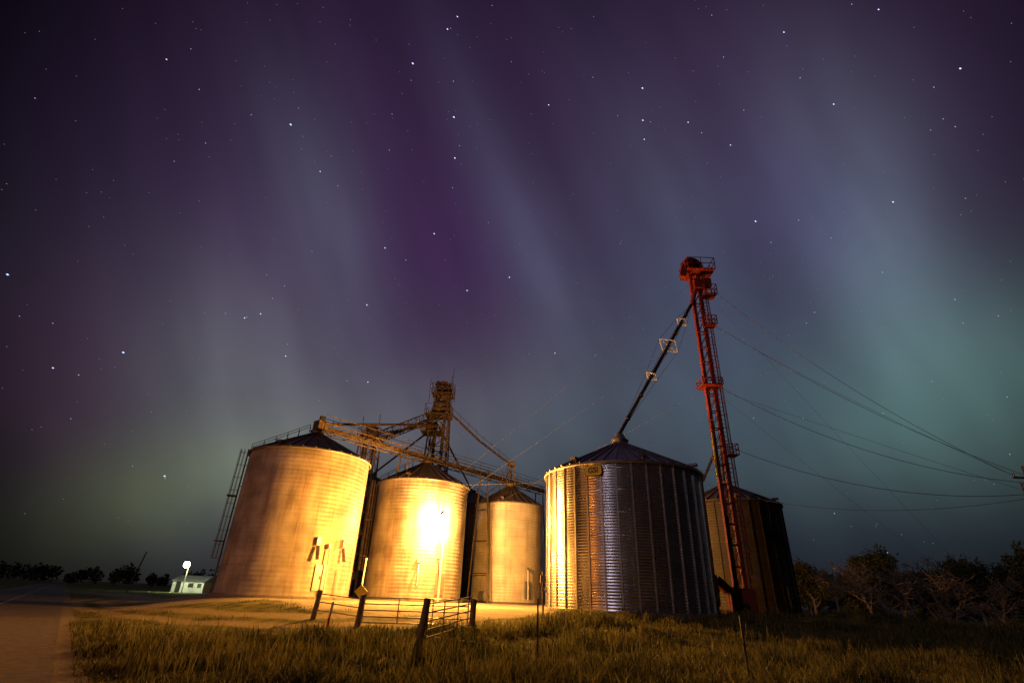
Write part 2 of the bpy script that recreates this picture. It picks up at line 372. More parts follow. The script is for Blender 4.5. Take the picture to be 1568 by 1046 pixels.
Hb=bin_('corrugated_grain_bin',(18.75,44.2),4.0,8.9,10.7,M_wall_dark,M_roof,0.2,0.012,ribs=30,roofribs=32,vents=6,doorang=-1.0,trim=M_dstiff)

def silo_ladder(parent,c,r,ang,base,eave,apex,mat):
    mb=MB(); o=Vector((math.cos(ang),math.sin(ang),0)); p=Vector((c[0],c[1],0))+o*(r+0.18)
    ladder(mb,p+Vector((0,0,base)),p+Vector((0,0,eave+0.3)),o,mat,cr=0.27,w=0.4)
    for z in np.arange(base+1,eave,1.5):
        mb.beam(p+Vector((0,0,z)),p-o*0.18+Vector((0,0,z)),0.04,0.04,mat)
    for z in (base+3.3,base+6.3):
        q=p+o*0.3+Vector((0,0,z)); mb.box(q,(0.6,0.8,0.05),mat,ang)
    s=Vector((-o.y,o.x,0)); a=Vector((c[0],c[1],eave+0.05))+o*r; b_=Vector((c[0],c[1],apex+0.05))+o*0.6
    for k in(-0.35,0.35):
        mb.tube(a+s*k+Vector((0,0,0.6)),b_+s*k+Vector((0,0,0.6)),0.022,mat,5)
        for i in range(6):
            q=a.lerp(b_,i/5)+s*k; mb.tube(q,q+Vector((0,0,0.6)),0.022,mat,5)
    mb.obj('access_ladder',parent)
silo_ladder(A,(-15,39.2),4.3,R(-160),0.95,10.3,12.35,M_rust)
silo_ladder(B,(-7.7,48.9),4.1,R(-172),0.95,10.45,12.6,M_rust)
silo_ladder(C,(0.45,59),3.7,R(-178),0.95,10.5,12.65,M_rust)
silo_ladder(E2,(-4.6,71),4.1,R(-35),0.95,12.0,14.0,M_rust)

def fittings(parent,c,r,items):
    mb=MB()
    for ang,kind in items:
        o=Vector((math.cos(ang),math.sin(ang),0)); b0=Vector((c[0],c[1],0.95))
        if kind=='pipe':
            mb.path([b0+o*(r+0.12)+Vector((0,0,3.2)),b0+o*(r+0.4)+Vector((0,0,3.0)),b0+o*(r+0.5)+Vector((0,0,0.4))],0.055,M_white,8)
            mb.box(b0+o*(r+0.25)+Vector((0,0,3.15)),(0.3,0.22,0.25),M_galv,ang)
        if kind=='slant':
            mb.path([b0+o*(r+0.0)+Vector((0,0,2.9)),b0+o*(r+0.9)+Vector((0,0,1.1))],0.08,M_galv,8)
            mb.box(b0+o*(r+0.12)+Vector((0,0,3.0)),(0.25,0.3,0.35),M_galv,ang)
        if kind=='chute':
            mb.box(b0+o*(r+0.15)+Vector((0,0,3.4)),(0.3,0.25,0.5),M_galv,ang)
            mb.beam(b0+o*(r+0.25)+Vector((0,0,3.1)),b0+o*(r+0.5)+Vector((0,0,2.3)),0.2,0.16,M_rust)
        if kind=='fan':
            q=b0+o*(r+0.9)+Vector((0,0,0.55))
            mb.tube(q-Vector((-o.y,o.x,0))*0.3,q+Vector((-o.y,o.x,0))*0.3,0.5,M_galv,20)
            mb.tube(q-Vector((-o.y,o.x,0))*0.5,q-Vector((-o.y,o.x,0))*0.3,0.2,M_dark,14)
            mb.beam(b0+o*(r-0.05)+Vector((0,0,0.35)),q-Vector((0,0,0.25)),0.45,0.35,M_galv)
            mb.box(q-Vector((0,0,0.45)),(0.8,0.7,0.1),M_dark,ang)
    mb.obj('outlet_pipes_and_fan',parent)
fittings(A,(-15,39.2),4.3,[(R(-50),'chute'),(R(-40),'pipe'),(R(-25),'chute')])
fittings(B,(-7.7,48.9),4.1,[(R(-78),'slant'),(R(-55),'chute')])
fittings(C,(0.45,59),3.7,[(R(-120),'fan'),(R(-60),'pipe')])

# sign on the big bin
sg=empty('yellow_sign'); sg.parent=G
ang=R(-121); o=Vector((math.cos(ang),math.sin(ang),0)); sx=Vector((-o.y,o.x,0)); pc=Vector((7.01,31.2,7.68))+o*(4.55+0.13)
mb=MB(); pts=[]
for k in range(40):
    t=2*PI*k/40; cx_=abs(math.cos(t))**0.45*math.copysign(1,math.cos(t)); sy_=abs(math.sin(t))**0.45*math.copysign(1,math.sin(t)); pts.append((cx_,sy_))
def plate(w,h,off,th,mat):
    f=[pc+sx*(a*w)+Vector((0,0,b_*h))+o*(off+th) for a,b_ in pts]; bk=[pc+sx*(a*w)+Vector((0,0,b_*h))+o*off for a,b_ in pts]; nn=len(pts)
    mb.add(f+bk,[tuple(range(nn))]+[tuple(range(2*nn-1,nn-1,-1))]+[(k,nn+k,nn+(k+1)%nn,(k+1)%nn) for k in range(nn)],mat)
plate(0.50,0.29,0,0.03,M_black); plate(0.47,0.26,0.03,0.01,M_yel)
mb.obj('sign_plate',sg)
cu=bpy.data.curves.new('lettering','FONT'); cu.body='GSI'; cu.size=0.40; cu.align_x='CENTER'; cu.align_y='CENTER'; cu.extrude=0.004; cu.offset=0.008
to=bpy.data.objects.new('tmp',cu); COL.objects.link(to)
dg=bpy.context.evaluated_depsgraph_get(); tm=bpy.data.meshes.new_from_object(to.evaluated_get(dg)); bpy.data.objects.remove(to)
tm.materials.clear(); tm.materials.append(M_black)
lo=bpy.data.objects.new('sign_lettering',tm); COL.objects.link(lo); lo.parent=sg
Mx=Matrix((( sx.x,0,o.x),(sx.y,0,o.y),(0,1,0))).to_4x4(); Mx.translation=pc+o*0.047; lo.matrix_world=Mx

# ------------------------------------------------------------------ lattice helpers
def lattice(mb,c,z0,z1,w0,w1,mat,step=2.0,leg=0.12,br=0.06):
    c=Vector((c[0],c[1],0)); n_=max(1,round((z1-z0)/step)); prev=None
    for i in range(n_+1):
        f=i/n_; z=z0+(z1-z0)*f; w=(w0+(w1-w0)*f)/2
        P=[c+Vector((sx_*w,sy_*w,z)) for sx_,sy_ in((-1,-1),(1,-1),(1,1),(-1,1))]
        for k in range(4): mb.beam(P[k],P[(k+1)%4],br,br,mat)
        if prev:
            for k in range(4):
                mb.beam(prev[k],P[k],leg,leg,mat)
                if (i+k)%2: mb.beam(prev[k],P[(k+1)%4],br,br,mat)
                else: mb.beam(prev[(k+1)%4],P[k],br,br,mat)
        prev=P
def platform(mb,c,z,w,d,mat,rail=1.0):
    cx,cy=c; mb.box((cx,cy,z),(w,d,0.08),mat)
    P=[(cx-w/2,cy-d/2),(cx+w/2,cy-d/2),(cx+w/2,cy+d/2),(cx-w/2,cy+d/2)]
    for k in range(4):
        a,b_=P[k],P[(k+1)%4]
        for h_ in(0.5*rail,rail): mb.beam((*a,z+h_),(*b_,z+h_),0.045,0.045,mat)
        mb.beam((*a,z),(*a,z+rail),0.05,0.05,mat)
        mb.beam(((a[0]+b_[0])/2,(a[1]+b_[1])/2,z),((a[0]+b_[0])/2,(a[1]+b_[1])/2,z+rail),0.04,0.04,mat)
def head(mb,c,z,s,mat,mdark,rz=0):
    """bucket elevator head: trunk flare, rounded hood, discharge chute, gearbox + motor"""
    cx,cy=c; Mx=Matrix.Rotation(rz,3,'Z')
    def P(x,y,z_): return Mx@Vector((x*s,y*s,0))+Vector((cx,cy,z+z_*s))
    w=0.33
    prof=[(-0.95,0),(0.75,0)]+[(0.75*math.cos(t) if math.cos(t)>0 else 0.95*math.cos(t),0.75+0.6*math.sin(t)) for t in np.linspace(0,PI,11)]
    n_=len(prof); vs=[P(a,-w,b_) for a,b_ in prof]+[P(a,w,b_) for a,b_ in prof]
    mb.add(vs,[tuple(range(n_)),tuple(range(2*n_-1,n_-1,-1))]+[(k,n_+k,n_+(k+1)%n_,(k+1)%n_) for k in range(n_)],mat)
    mb.tube(P(0,-w-0.25,0.75),P(0,w+0.25,0.75),0.1*s,mdark,10)
    mb.tube(P(0,-w-0.12,0.75),P(0,-w-0.02,0.75),0.32*s,mdark,16)
    mb.tube(P(0.9,w,0.7),P(0.9,w+0.75,0.7),0.24*s,mdark,14)
    mb.box(P(0.75,w+0.35,0.35),(0.7*s,0.6*s,0.12*s),mat,rz)
    mb.beam(P(-0.85,0,0.35),P(-1.15,0,-0.7),0.5*s,0.4*s,mat)

# ------------------------------------------------------------------ red bucket elevator
tw=empty('red_grain_elevator_tower'); tx,ty=14.1,33.2; zt=24.9
mb=MB()
for k in(-0.30,0.30):
    mb.box((tx+k,ty,(0.95+zt)/2+0.4),(0.22,0.32,zt-0.95-0.8),M_red)
    for z in np.arange(2.5,zt,2.44):
        mb.box((tx+k,ty,z),(0.29,0.40,0.07),M_red)
mb.obj('elevator_legs',tw)
mb=MB()
zz=2.4
while zz<zt-1:
    for dy_ in(-0.21,0.21):
        mb.beam((tx-0.30,ty+dy_,zz),(tx+0.30,ty+dy_,zz),0.06,0.07,M_red)
        mb.beam((tx-0.30,ty+dy_,zz),(tx+0.30,ty+dy_,zz+1.22),0.04,0.04,M_red)
    zz+=1.22
ladder(mb,(tx+0.52,ty-0.05,1.0),(tx+0.52,ty-0.05,zt+0.6),(0.1,-1,0),M_red,cage=True,cr=0.24,w=0.34)
for z in np.arange(2,zt,2.44): mb.beam((tx+0.35,ty,z),(tx+0.52,ty,z),0.05,0.05,M_red)
mb.obj('bracing_and_ladder',tw)
mb=MB()
platform(mb,(tx+0.35,ty),zt-0.15,2.1,1.8,M_red,1.0)
platform(mb,(tx+0.85,ty-0.3),22.6,0.9,0.9,M_red,0.8)
platform(mb,(tx+0.6,ty-0.3),20.0,0.7,0.8,M_red,0.7)
platform(mb,(tx-0.05,ty-0.1),15.2,1.4,1.2,M_red,0.5)
platform(mb,(tx+0.6,ty-0.3),10.3,0.7,0.8,M_red,0.7)
mb.obj('work_platforms',tw)
mb=MB(); head(mb,(tx,ty),zt,0.92,M_red,M_dark,rz=R(16))
mb.box((tx+0.9,ty-0.2,zt-1.1),(0.45,0.5,0.75),M_red)
mb.box((tx+0.2,ty-0.3,23.6),(0.9,0.5,0.8),M_red)
mb.tube((tx+0.2,ty-0.3,24.2),(tx-0.55,ty-0.15,21.8),0.17,M_red,10)
mb.obj('elevator_head',tw)
mb=MB()
mb.box((tx,ty,1.7),(1.5,0.6,1.5),M_red); mb.beam((tx-0.75,ty,2.3),(tx-1.4,ty,2.9),0.5,0.45,M_red)
mb.box((tx,ty,0.98),(2.2,1.4,0.2),M_conc); mb.tube((tx,ty-0.55,1.6),(tx,ty+0.55,1.6),0.12,M_dark,10)
mb.obj('elevator_boot',tw)
mb=MB(); s0=Vector((tx-0.55,ty-0.15,21.9)); s1=Vector((7.01,31.2,10.95))
mb.tube(s0,s1,0.12,M_dark,12); mb.tube(s1,Vector((7.01,31.2,10.4)),0.2,M_galv,12)
mb.lathe([(0.42,10.4),(0.42,10.62),(0.24,10.95)],(7.01,31.2,0),M_galv,16,False)
d=(s1-s0).normalized(); sd=d.cross(Vector((0,0,1))).normalized(); su=sd.cross(d).normalized()
prev=[s0]*4
for f,w in((0.16,0.45),(0.36,0.8),(0.60,0.45)):
    q=s0.lerp(s1,f); P=[q+sd*w,q+su*w,q-sd*w,q-su*w]
    for k in range(4):
        mb.beam(P[k],P[(k+1)%4],0.04,0.04,M_white); mb.beam(q,P[k],0.035,0.035,M_galv)
        mb.tube(prev[k],P[k],0.012,M_wire,4)
    prev=P
for k in range(4): mb.tube(prev[k],s1,0.012,M_wire,4)
for f in np.linspace(0.1,0.9,6):
    q=s0.lerp(s1,f); mb.tube(q-d*0.05,q+d*0.05,0.17,M_dark,12)
mb.tube((tx-0.35,ty,10.6),(tx-1.5,ty-0.2,8.6),0.10,M_galv,10)
mb.tube((tx-0.45,ty-0.25,11.8),(tx-0.5,ty-0.25,8.9),0.07,M_yel,8)
mb.tube((tx+0.4,ty+0.2,14),(18.75,44.2,11.2),0.1,M_dark,10)
mb.tube((tx-1.35,ty+0.35,0.95),(tx-1.35,ty+0.35,6.4),0.07,M_red,8)
mb.obj('grain_spouts',tw)

# ------------------------------------------------------------------ conveyor bridge along the old silos
cb=empty('overhead_conveyor'); mb=MB()
ca_=Vector((-14.85,39.35,12.95)); ce=Vector((4.6,64.0,13.3))
dd,xx_,yy_,LL=mb.frame(ca_,ce); up=Vector((0,0,1)); side=Vector((dd.y,-dd.x,0)).normalized()
mb.beam(ca_,ce,0.34,0.34,M_rust)
n_=int(LL/1.25)
for sgn in(-0.5,0.5):
    mb.beam(ca_+side*sgn-up*0.35,ce+side*sgn-up*0.35,0.07,0.07,M_rust)
    mb.beam(ca_+side*sgn+up*0.35,ce+side*sgn+up*0.35,0.07,0.07,M_rust)
    mb.beam(ca_+side*sgn+up*1.0,ce+side*sgn+up*1.0,0.035,0.035,M_rust)
    for i in range(n_):
        a=ca_.lerp(ce,i/n_)+side*sgn; b_=ca_.lerp(ce,(i+1)/n_)+side*sgn
        if i%2: mb.beam(a-up*0.35,b_+up*0.35,0.05,0.05,M_rust)
        else: mb.beam(a+up*0.35,b_-up*0.35,0.05,0.05,M_rust)
        mb.beam(a-up*0.35,a+up*(1.0 if i%2 else 0.35),0.045,0.045,M_rust)
for i in range(n_+1):
    a=ca_.lerp(ce,i/n_); mb.beam(a-side*0.5-up*0.35,a+side*0.5-up*0.35,0.05,0.05,M_rust)
mb.box(ca_-dd*0.1+up*0.15,(0.8,0.8,0.7),M_rust,math.atan2(dd.y,dd.x)); mb.box(ca_-dd*0.1+up*0.7+side*0.1,(0.4,0.4,0.4),M_dark,0.6)
for p in((-15,39.2,12.5),(-7.7,48.9,12.8),(0.45,59,12.9)):
    t_=((Vector(p)-ca_).dot(dd)); q=ca_+dd*t_
    mb.tube(q-up*0.2,Vector(p)-up*0.25,0.18,M_rust,10)
for f in(0.28,0.64,0.97):
    q=ca_.lerp(ce,f)
    for sgn in(-1,1):
        mb.beam(q+side*0.5*sgn-up*0.35,Vector((q.x,q.y,0.9))+side*1.3*sgn,0.14,0.14,M_rust)
    for z in(3.5,6.5,9.5): 
        w=0.5+0.8*(12.9-z)/12; mb.beam(Vector((q.x,q.y,z))+side*w,Vector((q.x,q.y,z))-side*w,0.08,0.08,M_rust)
mb.obj('truss_and_catwalk',cb)

# ------------------------------------------------------------------ main old elevator tower
mt=empty('grain_elevator_tower'); mx_,my_=-7.8,55.8; mb=MB()
lattice(mb,(mx_,my_),0.95,20.2,3.3,1.9,M_rust,2.1,0.15,0.08)
lattice(mb,(mx_,my_),20.2,23.0,1.7,1.5,M_rust,1.0,0.12,0.07)
for k in(-0.45,0.45): mb.box((mx_+k,my_,12.2),(0.3,0.4,22.4),M_rust)
ladder(mb,(mx_+0.9,my_-1.0,1),(mx_+0.9,my_-1.0,22),(0.2,-1,0),M_rust,cr=0.4)
mb.obj('lattice_frame',mt)
mb=MB(); head(mb,(mx_,my_),22.6,0.95,M_rust,M_dark,rz=R(200))
platform(mb,(mx_,my_),22.2,2.4,2.2,M_rust,1.1); platform(mb,(mx_-0.2,my_-0.2),19.6,2.9,2.4,M_rust,1.1); platform(mb,(mx_-0.8,my_-0.2),17.6,2.2,2.4,M_rust,1.0)
mb.lathe([(0.3,0),(0.75,0.4),(0.75,1.1),(0.3,1.5)],(mx_-0.2,my_-0.3,19.9),M_rust,12,False)
mb.box((mx_-1.0,my_-0.4,18.3),(0.9,0.9,0.9),M_rust); mb.box((mx_+0.4,my_-0.4,21.7),(0.7,0.7,0.7),M_rust)
for (a,b_,z) in((1.1,-0.6,25.4),(-1.4,-0.9,23.8),(0.8,0.9,25.0),(1.5,-1.0,23.2)): mb.tube((mx_+a,my_+b_,21),(mx_+a,my_+b_,z),0.035,M_rust,5)
mb.obj('distributor_and_head',mt)
mb=MB()
for tgt in((-15,39.2,13.2),(-14.0,52,16.2),(-7.7,48.9,13.4),(-4.6,71,14.2),(-15.6,60,13.7)):
    mb.tube((mx_-0.2,my_-0.2,18.6),tgt,0.11,M_rust,8)
mb.path([Vector((mx_+0.6,my_-0.4,20.4)),Vector((-3.3,57.3,17.4)),Vector((0.35,58.8,15.2)),Vector((0.45,59,13.6))],0.13,M_rust,8)
mb.path([Vector((mx_+0.6,my_-0.4,21.2)),Vector((-3.3,57.3,18.1)),Vector((0.35,58.8,15.7))],0.03,M_rust,4)
for f in np.linspace(0.1,0.95,8):
    a=Vector((mx_+0.6,my_-0.4,20.3)).lerp(Vector((0.35,58.8,15.3)),f); mb.beam(a,a+up*0.7,0.04,0.04,M_rust)
lattice(mb,(0.45,59),12.9,15.4,1.0,0.8,M_rust,1.2,0.09,0.05); mb.box((0.45,59,15.3),(0.7,0.7,0.5),M_rust)
mb.obj('spouts',mt)

st=empty('short_elevator_tower'); mb=MB(); qx,qy=-14.3,52.0
lattice(mb,(qx,qy),0.95,15.6,2.3,1.7,M_rust,1.9,0.14,0.07)
for k in(-0.35,0.35): mb.box((qx+k,qy,8.6),(0.28,0.34,15.0),M_rust)
platform(mb,(qx,qy),15.6,2.2,2.0,M_rust,1.0); head(mb,(qx,qy),16.0,0.85,M_rust,M_dark,rz=R(20))
mb.box((qx+0.3,qy-0.3,16.2),(0.9,0.7,0.7),M_rust)
for (a,b_,z) in((0.8,-0.6,18.2),(-0.9,-0.6,17.9)): mb.tube((qx+a,qy+b_,15.6),(qx+a,qy+b_,z),0.035,M_rust,5)
mb.obj('lattice_frame',st)
mb=MB(); a=Vector((qx+0.6,qy+0.2,15.6)); b_=Vector((mx_-0.9,my_-0.2,19.3)); d2=(b_-a).normalized(); s2=Vector((d2.y,-d2.x,0)).normalized()
mb.beam(a,b_,0.35,0.35,M_rust); 
for sgn in(-0.45,0.45):
    for u in(-0.4,0.9): mb.beam(a+s2*sgn+up*u,b_+s2*sgn+up*u,0.07,0.07,M_rust)
    for i in range(7):
        p=a.lerp(b_,i/7)+s2*sgn; q=a.lerp(b_,(i+1)/7)+s2*sgn
        mb.beam(p-up*0.4,q+up*0.9,0.05,0.05,M_rust); mb.beam(p-up*0.4,p+up*0.9,0.05,0.05,M_rust)
mb.obj('inclined_conveyor',st)

# ------------------------------------------------------------------ yard lamps
def barn_lamp(name,base,top,headpos,mat,lightcol,power,pole=True,rad=0.18,wall=None,soft=0.2,pm_=None):
    e=empty(name); mb=MB(); hp=Vector(headpos); pm_=pm_ or M_white
    if pole:
        mb.tube(base,top,0.06,pm_,10,0.045); mb.tube(top,hp+Vector((0,0,0.28)),0.03,pm_,8)
    else:
        mb.tube(wall,hp+Vector((0,0,0.28)),0.03,pm_,8)
    mb.lathe([(0.0,0.30),(0.08,0.28),(0.11,0.2),(0.20,0.10),(0.21,0.08)],hp,pm_,20)
    mb.obj('pole_and_reflector',e)
    mb=MB(); mb.lathe([(0.0,0.12),(rad*0.8,0.08),(rad,-0.02),(rad*0.8,-0.18),(0.0,-0.28)],hp,mat,20); mb.obj('lamp_glass',e)
    li=bpy.data.lights.new('lamp_light','POINT'); li.energy=power; li.color=lightcol; li.shadow_soft_size=soft
    lo=bpy.data.objects.new('lamp_light',li); COL.objects.link(lo); lo.location=hp-Vector((0,0,0.55)); lo.parent=e
    return e
SOD=(1.0,0.41,0.06)
barn_lamp('yard_lamp',(-3.75,33.6,0.9),(-3.75,33.6,6.1),(-3.9,33.0,5.8),M_sod,SOD,17500,rad=0.32)
barn_lamp('added_hotspot_lamp',None,None,(-5.1,43.7,7.4),M_sod,(1.0,0.46,0.11),12500,pole=False,wall=(-5.75,45.35,7.7),rad=0.34)  # extra lamp added close to the silo wall to make its hot spot
barn_lamp('roadside_lamp',(-25.0,9.0,-0.2),(-25.0,9.0,7.3),(-24.0,9.4,7.0),M_sod,(1.0,0.28,0.03),4200,rad=0.25,pm_=M_wood)

fb=empty('white_farm_shed'); mb=MB(); bx,by=-66.0,122
gz=H(bx,by)
w,dp,hh_=6.6,5.0,2.1
mb.box((bx,by,gz+hh_/2),(w,dp,hh_),M_white)
vs=[(bx-w/2-.3,by-dp/2-.3,gz+hh_),(bx+w/2+.3,by-dp/2-.3,gz+hh_),(bx+w/2+.3,by+dp/2+.3,gz+hh_),(bx-w/2-.3,by+dp/2+.3,gz+hh_),(bx-w/2-.3,by,gz+hh_+1.2),(bx+w/2+.3,by,gz+hh_+1.2)]
mb.obj('walls',fb); mb=MB(); mb.add(vs,[(0,1,5,4),(2,3,4,5),(0,4,3),(1,2,5),(0,3,2,1)],M_galv); mb.obj('roof',fb)
mb=MB()
mb.box((bx-2,by-dp/2-0.03,gz+1.0),(1.0,0.06,2.0),M_dark); mb.box((bx+0.6,by-dp/2-0.03,gz+1.4),(1.1,0.06,0.8),M_dark); mb.box((bx+2.4,by-dp/2-0.03,gz+1.4),(0.8,0.06,0.8),M_dark)
mb.obj('door_and_windows',fb)
fl=empty('street_lamp'); mb=MB(); lx_,ly_=-65.0,116
mb.tube((lx_,ly_,-0.1),(lx_,ly_,5.7),0.1,M_wood,8,0.07); mb.tube((lx_,ly_,5.6),(lx_+0.0,ly_-0.9,5.9),0.04,M_galv,6); mb.lathe([(0,0.95),(0.2,0.88),(0.45,0.6)],(lx_,ly_-0.9,5.15),M_galv,16); mb.obj('pole_and_reflector',fl)
mb=MB(); pr=[(0.6*math.sin(t),0.6*math.cos(t)) for t in np.linspace(0,PI,9)]; mb.lathe(pr,(lx_,ly_-0.9,5.15),M_mer,16); mb.obj('lamp_glass',fl)
li=bpy.data.lights.new('lamp_light','POINT'); li.energy=1300; li.color=(0.8,1.0,0.6); li.shadow_soft_size=0.3
lo=bpy.data.objects.new('lamp_light',li); COL.objects.link(lo); lo.location=(lx_,ly_-0.9,4.2); lo.parent=fl
up_=MB(); up_.tube((-61.0,93,-0.1),(-59.8,93,6.2),0.13,M_wood,8,0.1); up_.obj('leaning_pole')

# ------------------------------------------------------------------ fence, gate, markers
def post(name,x,y,h,r=0.095,leanx=0.0,mat=None):
    z=H(x,y); mb=MB(); mat=mat or M_wood
    n=12
    lv=[(-0.2,1.05),(0.0,1.04),(h*0.35,1.0),(h*0.7,0.96),(h-0.03,0.94),(h,0.80)]
    vs=[]; 
    for zz,rs in lv:
        for k in range(n):
            t=2*PI*k/n; rr=r*rs*(1+0.05*math.sin(3*t+x)+0.03*math.sin(5*t+zz*3)); vs.append((x+leanx*zz/h+rr*math.cos(t),y+rr*math.sin(t),z+zz+(0.02*math.sin(t+x) if zz>h-0.1 else 0)))
    fs=[(j*n+k,j*n+(k+1)%n,(j+1)*n+(k+1)%n,(j+1)*n+k) for j in range(len(lv)-1) for k in range(n)]+[tuple(range((len(lv)-1)*n,len(lv)*n))]
    mb.add(vs,fs,mat); return mb.obj(name)
P1=post('wooden_fence_post',-7.75,24.0,1.08,0.11,0.1)
P2=post('wooden_fence_post',-5.53,22.5,1.12,0.12,0.08)
P3=post('wooden_fence_post',-2.49,18.0,1.36,0.115,0.16)
P4=post('wooden_fence_post',-1.13,22.7,1.08,0.11,0.05)
gt=empty('tube_farm_gate'); mb=MB()
def gate(mb,a,b_,hs,r,mat,uprights):
    a=Vector(a); b_=Vector(b_)
    for h_ in hs: mb.tube(a+up*h_,b_+up*h_,r,mat,8)
    for f in uprights:
        p=a.lerp(b_,f); mb.tube(p+up*hs[0],p+up*hs[-1],r,mat,8)
za,zb=H(-5.3,22.5),H(-1.3,22.65)
gate(mb,(-5.36,22.42,za),(-1.3,22.58,zb),[0.16,0.36,0.58,0.8,1.02],0.024,M_galv,[0,0.33,0.66,1])
mb.obj('gate_leaf',gt)
gt2=empty('tube_farm_gate'); mb=MB()
a=Vector((-2.3,18.15,H(-2.3,18.15)+0.08)); b_=Vector((-1.2,22.5,zb))
gate(mb,a,b_,[0.2,0.42,0.66,0.9,1.14],0.022,M_rust,[0,0.33,0.66,1]); mb.obj('gate_leaf',gt2)
rf=empty('rail_fence'); mb=MB()
a=Vector((-7.7,23.95,H(-7.75,24))); b_=Vector((-5.5,22.5,H(-5.53,22.5)))
for h_ in(0.35,0.65,0.95): mb.tube(a+up*h_,b_+up*h_,0.022,M_galv,6)
mb.obj('rails',rf)
def tpost(x,y,h):
    z=H(x,y); mb=MB(); mb.box((x,y,z+h/2-0.15),(0.045,0.012,h+0.3),M_dark); mb.box((x,y+0.02,z+h/2-0.15),(0.012,0.03,h+0.3),M_dark)
    for zz in np.arange(0.3,h,0.12): mb.box((x,y-0.012,z+zz),(0.02,0.012,0.02),M_dark)
    return mb.obj('steel_fence_post')
tpost(0.96,15.1,1.5); tpost(5.0,12.0,1.33); tpost(12.2,10.2,1.3)
mb=MB()
W=[(-2.5,17.9),(0.96,15.1),(5.0,12.0),(12.2,10.2)]
for h_ in(0.4,0.75,1.1):
    for (x0,y0),(x1,y1) in zip(W[:-1],W[1:]):
        P=[]
        for i in range(9):
            f=i/8; x,y=x0+(x1-x0)*f,y0+(y1-y0)*f; z=H(x0,y0)*(1-f)+H(x1,y1)*f+h_-0.05*4*f*(1-f); P.append(Vector((x,y-0.02,z)))
        mb.path(P,0.0022,M_wire,3)
mb.obj('wire_fence')
mb=MB(); x,y=-5.8,19.5; z=H(x,y)
mb.tube((x,y,z-0.1),(x+0.03,y,z+0.62),0.045,M_redrefl,10); mb.tube((x+0.03,y,z+0.62),(x+0.08,y,z+1.1),0.04,M_white,10); mb.obj('utility_marker_post')
mb=MB(); x,y=-5.75,23.2; z=H(x,y); mb.tube((x,y,z),(x,y,z+1.15),0.02,M_galv,6); mb.box((x,y-0.03,z+1.12),(0.38,0.02,0.38),M_yel,M=Matrix.Rotation(0.785,3,'Y')); mb.obj('yellow_warning_sign')
mb=MB(); z=H(-8.9,36); mb.tube((-8.95,36,z),(-8.9,36,z+2.4),0.05,M_white,8); mb.tube((-8.9,36,z+2.4),(-8.9,36.0,z+2.5),0.075,M_white,8); mb.obj('white_vent_pipe')
mb=MB()
mb.tube((1.95,27,0.6),(1.95,27,2.7),0.045,M_rust,8); mb.tube((1.95,27,2.0),(2.2,27,1.7),0.04,M_white,8); mb.box((1.95,26.95,2.35),(0.26,0.12,0.34),M_galv); mb.obj('electric_meter_post')

# ------------------------------------------------------------------ wires and utility pole
upo=empty('utility_pole'); mb=MB(); px_,py_=30.9,30.0
mb.tube((px_,py_,-0.2),(px_,py_,9.6),0.16,M_wood,10,0.12); mb.beam((px_-0.9,py_,8.9),(px_+0.9,py_,8.9),0.1,0.12,M_wood)
mb.tube((px_-0.35,py_-0.1,7.6),(px_-0.35,py_-0.1,8.6),0.26,M_dark,14)
for k in(-0.8,0,0.8): mb.tube((px_+k,py_,8.95),(px_+k,py_,9.15),0.05,M_galv,8)
mb.obj('pole_crossarm_transformer',upo)
def cable(mb,a,b_,sag,r,n=24):
    a=Vector(a);b_=Vector(b_); P=[]
    for i in range(n+1):
        f=i/n; p=a.lerp(b_,f); p.z-=sag*4*f*(1-f); P.append(p)
    mb.path(P,r,M_wire,4)
mb=MB()
cable(mb,(tx+0.7,ty,24.0),(px_-0.8,py_,9.0),1.2,0.016)
cable(mb,(tx+0.7,ty,20.5),(px_,py_,9.0),0.9,0.016)
cable(mb,(tx+0.7,ty,20.3),(px_-0.8,py_,9.0),0.4,0.010)
cable(mb,(tx+0.6,ty,15.3),(px_,py_,8.6),1.3,0.016)
cable(mb,(tx+0.6,ty,11.0),(px_,py_,8.0),1.2,0.016)
cable(mb,(19.6,40.5,9.0),(px_,py_,7.8),0.8,0.014)
mb.obj('overhead_power_lines')
mb=MB()
for zt_,an in((24.2,(-22,62,0)),(24.2,(44,48,0)),(15.3,(-12,66,6)),(15.2,(44,48,0)),(20,(-22,62,0)),(15.2,(40,20,0)),(9.5,(-5,45,10))):
    cable(mb,(tx,ty,zt_),an,0.25,0.008,10)
mb.obj('guy_wires')

